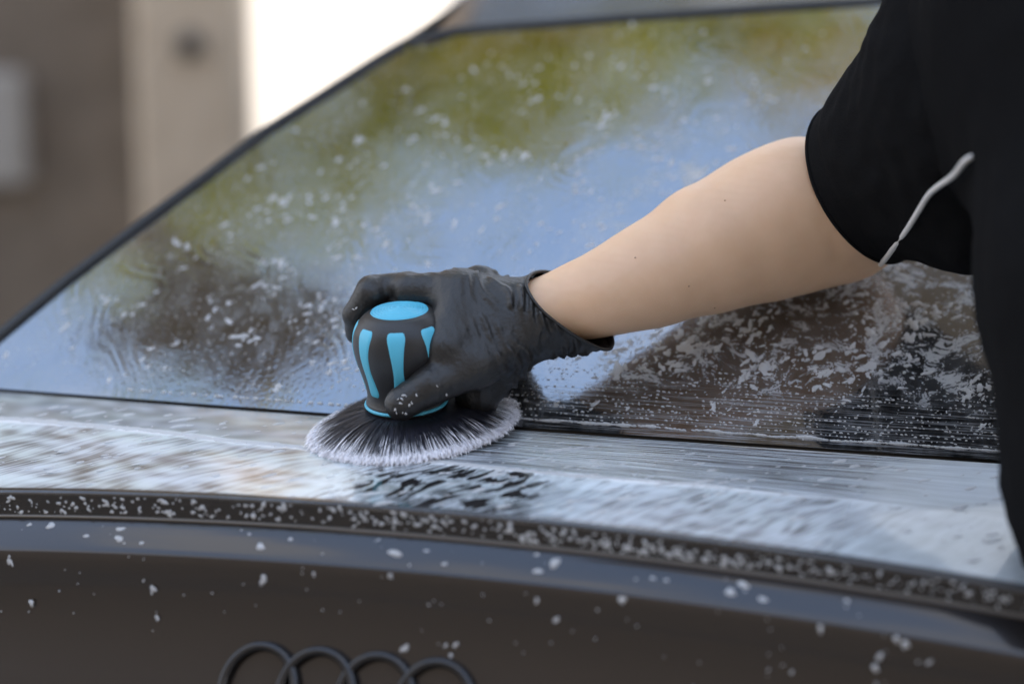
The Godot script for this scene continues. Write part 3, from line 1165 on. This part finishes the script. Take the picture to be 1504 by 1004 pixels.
		for j in 7:
			var f := j / 6.0
			var p := root.lerp(mid, f).lerp(mid.lerp(end, f), f)
			var d := (mid - root).lerp(end - mid, f).normalized()
			var side := d.cross(up).normalized() * wide * (1.0 if j < 6 else 0.4)
			var nn := side.cross(d).normalized()
			if nn.dot(up) < 0.0:
				nn = -nn
			var k2 := smoothstep(white_from, white_from + 0.16, f)
			var col := Color(0.022, 0.022, 0.030) * shade
			col = col.lerp(Color(0.86, 0.84, 0.87), k2)
			var now := [p - side, p + side]
			if j:
				var quad := [[prev[0], prev_n, prev_c], [prev[1], prev_n, prev_c], [now[0], nn, col], [prev[1], prev_n, prev_c], [now[1], nn, col], [now[0], nn, col]]
				if (now[0] - prev[0]).cross(prev[1] - prev[0]).dot(nn) < 0.0:
					quad.reverse()
				for w in quad:
					v.append(w[0])
					n.append(w[1])
					c.append(w[2])
			prev = now
			prev_c = col
			prev_n = nn
	var arr := []
	arr.resize(Mesh.ARRAY_MAX)
	arr[Mesh.ARRAY_VERTEX] = v
	arr[Mesh.ARRAY_NORMAL] = n
	arr[Mesh.ARRAY_COLOR] = c
	var me := ArrayMesh.new()
	me.add_surface_from_arrays(Mesh.PRIMITIVE_TRIANGLES, arr)
	var hair := mat(Color.WHITE, 0.45)
	hair.vertex_color_use_as_albedo = true
	part("bristles", me, hair, o).set_meta("kind", "stuff")


# ------------------------------------------------------------------ person

func person() -> void:
	var o := thing("person", "person in black short sleeved shirt leaning in from the right with a gloved hand", "person", Vector3(0.72, 0, 0.42))
	var here := Transform3D(Basis(), -o.position)
	var skin_mat := grained(lin(0.68, 0.43, 0.262), lin(0.73, 0.48, 0.305), 0.5, 9.0, 51, 0.012, 0.07, 6)
	skin_mat.subsurf_scatter_enabled = true
	skin_mat.subsurf_scatter_strength = 0.12
	var cloth := grained(lin(0.006, 0.006, 0.0064), lin(0.011, 0.011, 0.0116), 0.85, 14.0, 52, 0.06, 0.5)
	var glove_mat := grained(lin(0.0105, 0.0096, 0.009), lin(0.018, 0.0165, 0.0154), 0.44, 16.0, 53, 0.03, 0.5)

	cloth.metallic_specular = 0.15
	cloth.roughness = 1.0
	# body: right arm fine, the rest coarser, one surface
	var arm := [
	[Vector3(0.0310, 1.0869, -0.0535), Vector3(0.0659, 1.0950, -0.0724), 0.0243, 0.0278, 0.0100],
	[Vector3(0.0659, 1.0950, -0.0724), Vector3(0.0868, 1.1014, -0.0879), 0.0278, 0.0318, 0.0120],
	[Vector3(0.0868, 1.1014, -0.0879), Vector3(0.1074, 1.1083, -0.1056), 0.0318, 0.0371, 0.0120],
	[Vector3(0.1074, 1.1083, -0.1056), Vector3(0.1408, 1.1220, -0.1344), 0.0371, 0.0460, 0.0140],
	[Vector3(0.1408, 1.1220, -0.1344), Vector3(0.1766, 1.1336, -0.1643), 0.0460, 0.0528, 0.0140],
	[Vector3(0.1766, 1.1336, -0.1643), Vector3(0.2033, 1.1412, -0.1851), 0.0528, 0.0566, 0.0140],
	[Vector3(0.2033, 1.1412, -0.1851), Vector3(0.2247, 1.1415, -0.1967), 0.0566, 0.0530, 0.0100],
	[Vector3(0.1471, 1.1312, -0.1281), Vector3(0.1918, 1.1583, -0.1598), 0.0180, 0.0320, 0.0240],
	[Vector3(0.2277, 1.1431, -0.2002), Vector3(0.2824, 1.1853, -0.1614), 0.0555, 0.0500, 0.0060],
	[Vector3(0.2824, 1.1853, -0.1614), Vector3(0.3678, 1.2646, -0.1122), 0.0500, 0.0560, 0.0200]]
	var body := skin(arm, 0.0045, [], func(p): return 0.00025 * noise.get_noise_3dv(p * 30.0))
	var hip := Vector3(0.6247, 0.9414, 0.1920)
	var neck := Vector3(0.4336, 1.3709, -0.0870)
	var head := Vector3(0.3910, 1.4768, -0.1172)
	var lsh := Vector3(0.5823, 1.3296, 0.0450)
	var lel := Vector3(0.6423, 1.0396, 0.0750)
	var lha := Vector3(0.5823, 0.7996, 0.1750)
	var face := (Vector3(-0.35, -0.55, 0.35)).normalized()
	var fside := face.cross(Vector3.UP).normalized()
	var fup := fside.cross(face).normalized()
	var foot_a := Vector3(0.60, 0.05, 0.52)
	var foot_b := Vector3(0.92, 0.05, 0.46)
	var torso := [
	[Vector3(0.3576, 1.2628, -0.1195), Vector3(0.4553, 1.3220, -0.0786), 0.0900, 0.1350, 0.0600],
	[Vector3(0.4597, 1.3220, -0.0799), Vector3(0.5077, 1.1681, 0.0172), 0.1350, 0.1400, 0.0600],
	[Vector3(0.5077, 1.1681, 0.0172), Vector3(0.5404, 1.0562, 0.0845), 0.1400, 0.1400, 0.0600],
	[Vector3(0.4553, 1.3220, -0.0786), Vector3(0.5823, 1.3296, 0.0450), 0.1350, 0.0850, 0.0600],
	[Vector3(0.5404, 1.0562, 0.0845), Vector3(0.6200, 0.9535, 0.1681), 0.1400, 0.1500, 0.0400]]
	var trunk := [
		[torso[1][0], torso[1][1], 0.095, 0.10, 0.05], [torso[2][0], torso[2][1], 0.10, 0.10, 0.05], [torso[2][1], hip, 0.10, 0.11, 0.05], [neck, torso[1][0], 0.06, 0.09, 0.04], [neck + Vector3(0, 0.04, 0), head, 0.055, 0.055, 0.03],
		[lsh, lel, 0.052, 0.045, 0.03], [lel, lha, 0.044, 0.028, 0.02], [hip, hip.lerp(foot_a, 0.5), 0.095, 0.06, 0.03], [hip.lerp(foot_a, 0.5), foot_a, 0.06, 0.04, 0.02],
		[hip, hip.lerp(foot_b, 0.5), 0.095, 0.06, 0.03], [hip.lerp(foot_b, 0.5), foot_b, 0.06, 0.04, 0.02],
		[arm[-1][1], neck, 0.055, 0.06, 0.04], [lsh, neck, 0.055, 0.06, 0.04]]
	skin(trunk, 0.014, [], null, body)
	var skull := [
		[head + fup * 0.03 - face * 0.02, head + fup * 0.035 + face * 0.02, 0.088, 0.078, 0.03], [head - fup * 0.05 + face * 0.04, head + fup * 0.02 + face * 0.03, 0.05, 0.065, 0.03],
		[head - fup * 0.01 + face * 0.10, head + fup * 0.025 + face * 0.092, 0.013, 0.008, 0.012], [head - fup * 0.055 + face * 0.084 - fside * 0.018, head - fup * 0.055 + face * 0.084 + fside * 0.018, 0.009, 0.009, 0.008]]
	for s in [-1.0, 1.0]:
		skull.append([head + fside * 0.078 * s - face * 0.005 - fup * 0.015, head + fside * 0.083 * s - face * 0.01 + fup * 0.025, 0.011, 0.014, 0.008])
	skin(skull, 0.005, [], null, body)
	# the left hand hangs, its fingers a little curled
	var lh := [[lha, lha + Vector3(-0.03, -0.08, 0.02), 0.026, 0.032, 0.02]]
	for k in 4:
		var a := lha + Vector3(-0.045 + 0.01 * k, -0.10, 0.045 - 0.021 * k)
		var b := a + Vector3(-0.012, -0.045 + 0.004 * absi(k - 1), 0.002)
		lh.append([a, b, 0.0098, 0.0085, 0.006])
		lh.append([b, b + Vector3(0.014, -0.034, 0), 0.0085, 0.007, 0.003])
	lh.append([lha + Vector3(-0.02, -0.03, 0.04), lha + Vector3(-0.045, -0.075, 0.075), 0.012, 0.010, 0.008])
	lh.append([lha + Vector3(-0.045, -0.075, 0.075), lha + Vector3(-0.04, -0.105, 0.078), 0.0098, 0.008, 0.003])
	skin(lh, 0.004, [], null, body)
	part("body", body.commit(), skin_mat, o, here)
	var hair := skin([[head + fup * 0.055 - face * 0.035, head + fup * 0.06 + face * 0.02, 0.088, 0.074, 0.03], [head - face * 0.06 - fup * 0.02, head - face * 0.05 + fup * 0.03, 0.06, 0.07, 0.03]], 0.007, [], func(p): return 0.004 * noise.get_noise_3dv(p * 60.0))
	part("hair", hair.commit(), mat(lin(0.03, 0.02, 0.014), 0.6), o, here)
	for s in [-1.0, 1.0]:
		var eye := SphereMesh.new()
		eye.radius = 0.012
		eye.height = 0.024
		part("eye", eye, mat(lin(0.5, 0.5, 0.48), 0.2), o, Transform3D(Basis(), head + fside * 0.032 * s + face * 0.084 + fup * 0.012 - o.position))

	for q in [[Vector3(0.1006, 1.1291, -0.0678), Vector3(0.1259, 0.6565, 0.7437)], [Vector3(0.1574, 1.1657, -0.1119), Vector3(0.0673, 0.7659, 0.6394)], [Vector3(0.1536, 1.0860, -0.1019), Vector3(0.4110, -0.7092, 0.5728)], [Vector3(0.1388, 1.1076, -0.0783), Vector3(0.5863, -0.0870, 0.8054)]]:
		var spot := SphereMesh.new()
		spot.radius = 0.0007
		spot.height = 0.0008
		spot.radial_segments = 10
		spot.rings = 5
		part("mole", spot, mat(lin(0.40, 0.235, 0.145), 0.55), o, Transform3D(Basis(Quaternion(Vector3.UP, q[1])), q[0] - o.position))
	# fine pale hairs on the forearm
	var hv := PackedVector3Array()
	var hn := PackedVector3Array()
	var hr := RandomNumberGenerator.new()
	hr.seed = 77
	for k in 1800:
		var b: Array = arm[hr.randi_range(1, 5)]
		var f := hr.randf()
		var ax: Vector3 = (b[0] - b[1]).normalized()
		var e1 := ax.cross(Vector3.UP).normalized()
		var e2 := e1.cross(ax)
		var an := hr.randf_range(-0.5, PI + 0.3)
		var out := (e1 * cos(an) + e2 * sin(an)).normalized()
		var p: Vector3 = b[0].lerp(b[1], f) + out * (lerpf(b[2], b[3], f) - 0.0004)
		var lean := (ax * hr.randf_range(0.7, 1.2) + out * hr.randf_range(0.18, 0.45) + ax.cross(out) * hr.randfn(0, 0.35)).normalized()
		var long := hr.randf_range(0.005, 0.011)
		var side := lean.cross(out).normalized() * 0.00008
		var bend := p + lean * long * 0.55 + out * long * 0.05
		var tip := p + lean * long - out * long * 0.06
		for w in [p - side, bend - side, p + side, p + side, bend - side, bend + side, bend - side, tip, bend + side]:
			hv.append(w)
			hn.append(out)
	var ha := []
	ha.resize(Mesh.ARRAY_MAX)
	ha[Mesh.ARRAY_VERTEX] = hv
	ha[Mesh.ARRAY_NORMAL] = hn
	var hm := ArrayMesh.new()
	hm.add_surface_from_arrays(Mesh.PRIMITIVE_TRIANGLES, ha)
	part("arm_hair", hm, mat(lin(0.62, 0.48, 0.32), 0.5), o, here).set_meta("kind", "stuff")

	# shirt
	var sleeve := [
	[Vector3(0.1985, 1.1318, -0.2134), Vector3(0.2445, 1.1659, -0.1880), 0.0535, 0.0550, 0.0200],
	[Vector3(0.2446, 1.1639, -0.1875), Vector3(0.3021, 1.2154, -0.1544), 0.0560, 0.0720, 0.0200],
	[Vector3(0.3021, 1.2154, -0.1544), Vector3(0.3576, 1.2628, -0.1195), 0.0720, 0.0920, 0.0300],
	[Vector3(0.2719, 1.1566, -0.1715), Vector3(0.3426, 1.1725, -0.1207), 0.0300, 0.0500, 0.0300]]
	var folds := func(p: Vector3) -> float:
		var d: float = -(p - Vector3(0.2251, 1.2102, -0.1903)).dot(Vector3(0.7842, 0.5118, 0.3508))
		var free := smoothstep(0.0, -0.06, d)
		return free * (0.0045 * noise.get_noise_3d(p.x * 11.0, p.y * 6.0, p.z * 9.0) + 0.0016 * noise.get_noise_3dv(p * 34.0)) - 0.0009 * exp(-pow((d + 0.017) / 0.0035, 2.0))
	var shirt := skin(sleeve + [[torso[0][0], torso[0][1], torso[0][2], torso[0][3], 0.05]], 0.0042, [[Vector3(0.2251, 1.2102, -0.1903), -(Vector3(0.7842, 0.5118, 0.3508))]], folds)
	skin(torso + [[torso[-1][1], hip + Vector3(0, 0.02, 0), 0.145, 0.15, 0.05]], 0.012, [], folds, shirt)
	part("shirt", shirt.commit(), cloth, o, here)
	part("sleeve_hem", tube(smooth_path([Vector3(0.2242, 1.1689, -0.1281), Vector3(0.2322, 1.1559, -0.1271), Vector3(0.2412, 1.1437, -0.1292), Vector3(0.2507, 1.1326, -0.1343), Vector3(0.2606, 1.1231, -0.1426), Vector3(0.2700, 1.1166, -0.1542), Vector3(0.2781, 1.1139, -0.1684), Vector3(0.2841, 1.1155, -0.1840), Vector3(0.2873, 1.1212, -0.1995), Vector3(0.2878, 1.1301, -0.2136), Vector3(0.2857, 1.1415, -0.2256), Vector3(0.2813, 1.1547, -0.2349), Vector3(0.2745, 1.1689, -0.2405), Vector3(0.2658, 1.1832, -0.2420), Vector3(0.2559, 1.1965, -0.2393), Vector3(0.2456, 1.2078, -0.2326), Vector3(0.2355, 1.2164, -0.2224), Vector3(0.2263, 1.2215, -0.2096), Vector3(0.2188, 1.2230, -0.1949), Vector3(0.2135, 1.2207, -0.1797), Vector3(0.2107, 1.2148, -0.1648), Vector3(0.2105, 1.2059, -0.1515), Vector3(0.2129, 1.1948, -0.1405), Vector3(0.2176, 1.1821, -0.1326)], 5, true), 0.0016, 8, true), cloth, o, here)
	var pipe := smooth_path([Vector3(0.3543, 1.2397, 0.0233), Vector3(0.3471, 1.2359, 0.0291), Vector3(0.3365, 1.2196, 0.0031), Vector3(0.3168, 1.1972, -0.0417), Vector3(0.3052, 1.1769, -0.0639), Vector3(0.2952, 1.1585, -0.0852), Vector3(0.2832, 1.1391, -0.1127), Vector3(0.2749, 1.1252, -0.1357), Vector3(0.2677, 1.1141, -0.1558)], 6)
	var piping := part("piping", tube(pipe, 0.0021, 8), mat(lin(0.62, 0.60, 0.57), 0.6), o, here)
	tag(piping, "thin white cord along the underarm of the black sleeve")
	var jeans := mat(lin(0.02, 0.022, 0.03), 0.85)
	var trousers := skin([[hip + Vector3(0, -0.02, 0), hip.lerp(foot_a, 0.5), 0.125, 0.078, 0.04], [hip.lerp(foot_a, 0.5), foot_a + Vector3(0, 0.03, 0), 0.078, 0.07, 0.02], [hip + Vector3(0, -0.02, 0), hip.lerp(foot_b, 0.5), 0.125, 0.078, 0.04], [hip.lerp(foot_b, 0.5), foot_b + Vector3(0, 0.03, 0), 0.078, 0.07, 0.02]], 0.014)
	part("trousers", trousers.commit(), jeans, o, here)
	for f in [foot_a, foot_b]:
		part("shoe", skin([[f + Vector3(0.04, -0.01, 0.01), f + Vector3(-0.17, -0.02, 0.03), 0.045, 0.035, 0.02]], 0.008, [[Vector3(0, 0.002, 0), Vector3.DOWN]]).commit(), mat(lin(0.02, 0.02, 0.02), 0.6), o, here)

	# black glove
	var hand := [
	[Vector3(0.0355, 1.0871, -0.0559), Vector3(0.0057, 1.0856, -0.0415), 0.0256, 0.0262, 0.0120],
	[Vector3(0.0057, 1.0856, -0.0415), Vector3(-0.0235, 1.1025, -0.0436), 0.0235, 0.0150, 0.0100],
	[Vector3(0.0037, 1.0874, -0.0577), Vector3(-0.0174, 1.1008, -0.0686), 0.0200, 0.0138, 0.0100],
	[Vector3(0.0023, 1.0810, -0.0716), Vector3(-0.0113, 1.0881, -0.0871), 0.0170, 0.0120, 0.0100],
	[Vector3(0.0049, 1.0734, -0.0809), Vector3(-0.0058, 1.0731, -0.0994), 0.0150, 0.0110, 0.0100],
	[Vector3(-0.0214, 1.1024, -0.0366), Vector3(-0.0617, 1.1013, -0.0312), 0.0150, 0.0130, 0.0070],
	[Vector3(-0.0643, 1.1022, -0.0394), Vector3(-0.0908, 1.1007, -0.0313), 0.0114, 0.0104, 0.0050],
	[Vector3(-0.0892, 1.0994, -0.0249), Vector3(-0.1010, 1.0824, -0.0229), 0.0116, 0.0090, 0.0040],
	[Vector3(-0.1010, 1.0824, -0.0229), Vector3(-0.1039, 1.0650, -0.0321), 0.0088, 0.0076, 0.0030],
	[Vector3(-0.0174, 1.1008, -0.0686), Vector3(-0.0762, 1.0926, -0.0591), 0.0128, 0.0108, 0.0040],
	[Vector3(-0.0762, 1.0926, -0.0591), Vector3(-0.0911, 1.0705, -0.0547), 0.0105, 0.0092, 0.0030],
	[Vector3(-0.0911, 1.0705, -0.0547), Vector3(-0.0909, 1.0504, -0.0466), 0.0092, 0.0080, 0.0030],
	[Vector3(-0.0113, 1.0881, -0.0871), Vector3(-0.0611, 1.0815, -0.0817), 0.0118, 0.0102, 0.0040],
	[Vector3(-0.0611, 1.0815, -0.0817), Vector3(-0.0713, 1.0596, -0.0690), 0.0100, 0.0088, 0.0030],
	[Vector3(-0.0713, 1.0596, -0.0690), Vector3(-0.0693, 1.0426, -0.0559), 0.0088, 0.0076, 0.0030],
	[Vector3(-0.0058, 1.0731, -0.0994), Vector3(-0.0414, 1.0680, -0.0942), 0.0105, 0.0092, 0.0040],
	[Vector3(-0.0414, 1.0680, -0.0942), Vector3(-0.0489, 1.0483, -0.0797), 0.0090, 0.0080, 0.0030],
	[Vector3(-0.0489, 1.0483, -0.0797), Vector3(-0.0468, 1.0319, -0.0624), 0.0080, 0.0070, 0.0030],
	[Vector3(-0.0223, 1.1001, -0.0292), Vector3(-0.0210, 1.0710, 0.0073), 0.0165, 0.0160, 0.0120],
	[Vector3(0.0077, 1.0833, -0.0349), Vector3(-0.0088, 1.0728, -0.0119), 0.0240, 0.0180, 0.0140],
	[Vector3(0.0239, 1.0748, -0.0327), Vector3(-0.0008, 1.0581, -0.0022), 0.0210, 0.0165, 0.0120],
	[Vector3(-0.0008, 1.0581, -0.0022), Vector3(-0.0278, 1.0475, 0.0238), 0.0165, 0.0138, 0.0080],
	[Vector3(-0.0278, 1.0475, 0.0238), Vector3(-0.0461, 1.0357, 0.0359), 0.0138, 0.0122, 0.0040],
	[Vector3(0.0171, 1.0651, -0.0473), Vector3(-0.0064, 1.0338, -0.0291), 0.0220, 0.0190, 0.0100],
	[Vector3(-0.0064, 1.0338, -0.0291), Vector3(-0.0083, 1.0280, -0.0268), 0.0180, 0.0160, 0.0060],
	[Vector3(0.0226, 1.0856, -0.0463), Vector3(0.0410, 1.0868, -0.0585), 0.0258, 0.0256, 0.0100],
	[Vector3(0.0410, 1.0868, -0.0585), Vector3(0.0590, 1.0907, -0.0648), 0.0256, 0.0285, 0.0120],
	[Vector3(0.0327, 1.0793, -0.0474), Vector3(0.0762, 1.0759, -0.0588), 0.0250, 0.0170, 0.0120]]
	var wrist := Vector3(0.0355, 1.0876, -0.0560)
	var axis := Vector3(0.8733, 0.1525, -0.4626)
	var creases := func(p: Vector3) -> float:
		var q := p - wrist
		var a := q.dot(axis)
		var side := q - axis * a
		var w := lerpf(0.10, 1.0, smoothstep(-0.075, -0.02, a))
		var ring := noise.get_noise_3d(a * 105.0 + noise.get_noise_3dv(p * 30.0) * 1.2, side.x * 16.0, side.y * 16.0 + side.z * 9.0)
		var loose := noise.get_noise_3d(p.x * 70.0, p.y * 30.0, p.z * 60.0)
		var phase := a * TAU / 0.0085 + 5.0 * noise.get_noise_3dv(p * 15.0) + (side.y - side.z) * 60.0
		var fold := pow(0.5 + 0.5 * sin(phase), 2.5) * smoothstep(-0.35, 0.35, noise.get_noise_3dv(p * 26.0 + Vector3(7, 3, 1)))
		return (fold * 0.0034 + ring * 0.0007 - 0.0010) * w + loose * 0.00025
	var glove := skin(hand, 0.0018, [[Vector3(0.0337, 1.1102, -0.0623), Vector3(0.6765, 0.7259, 0.1243)]], creases)
	var gl := part("glove", glove.commit(), glove_mat, o, here)
	part("cuff_rim", tube(smooth_path([Vector3(0.0510, 1.0880, -0.0265), Vector3(0.0579, 1.0821, -0.0294), Vector3(0.0639, 1.0770, -0.0328), Vector3(0.0697, 1.0723, -0.0368), Vector3(0.0753, 1.0679, -0.0418), Vector3(0.0812, 1.0636, -0.0482), Vector3(0.0850, 1.0615, -0.0571), Vector3(0.0848, 1.0634, -0.0669), Vector3(0.0813, 1.0680, -0.0749), Vector3(0.0771, 1.0730, -0.0808), Vector3(0.0730, 1.0776, -0.0860), Vector3(0.0686, 1.0825, -0.0904), Vector3(0.0632, 1.0880, -0.0929), Vector3(0.0572, 1.0936, -0.0931), Vector3(0.0512, 1.0988, -0.0911), Vector3(0.0456, 1.1034, -0.0871), Vector3(0.0402, 1.1075, -0.0820), Vector3(0.0351, 1.1112, -0.0755), Vector3(0.0306, 1.1139, -0.0671), Vector3(0.0273, 1.1152, -0.0569), Vector3(0.0260, 1.1145, -0.0453), Vector3(0.0278, 1.1108, -0.0339), Vector3(0.0343, 1.1036, -0.0266), Vector3(0.0428, 1.0953, -0.0246)], 5, true), 0.0013, 8, true), glove_mat, o, here)
	tag(gl, "black rubber glove gripping the brush, creased at the wrist")
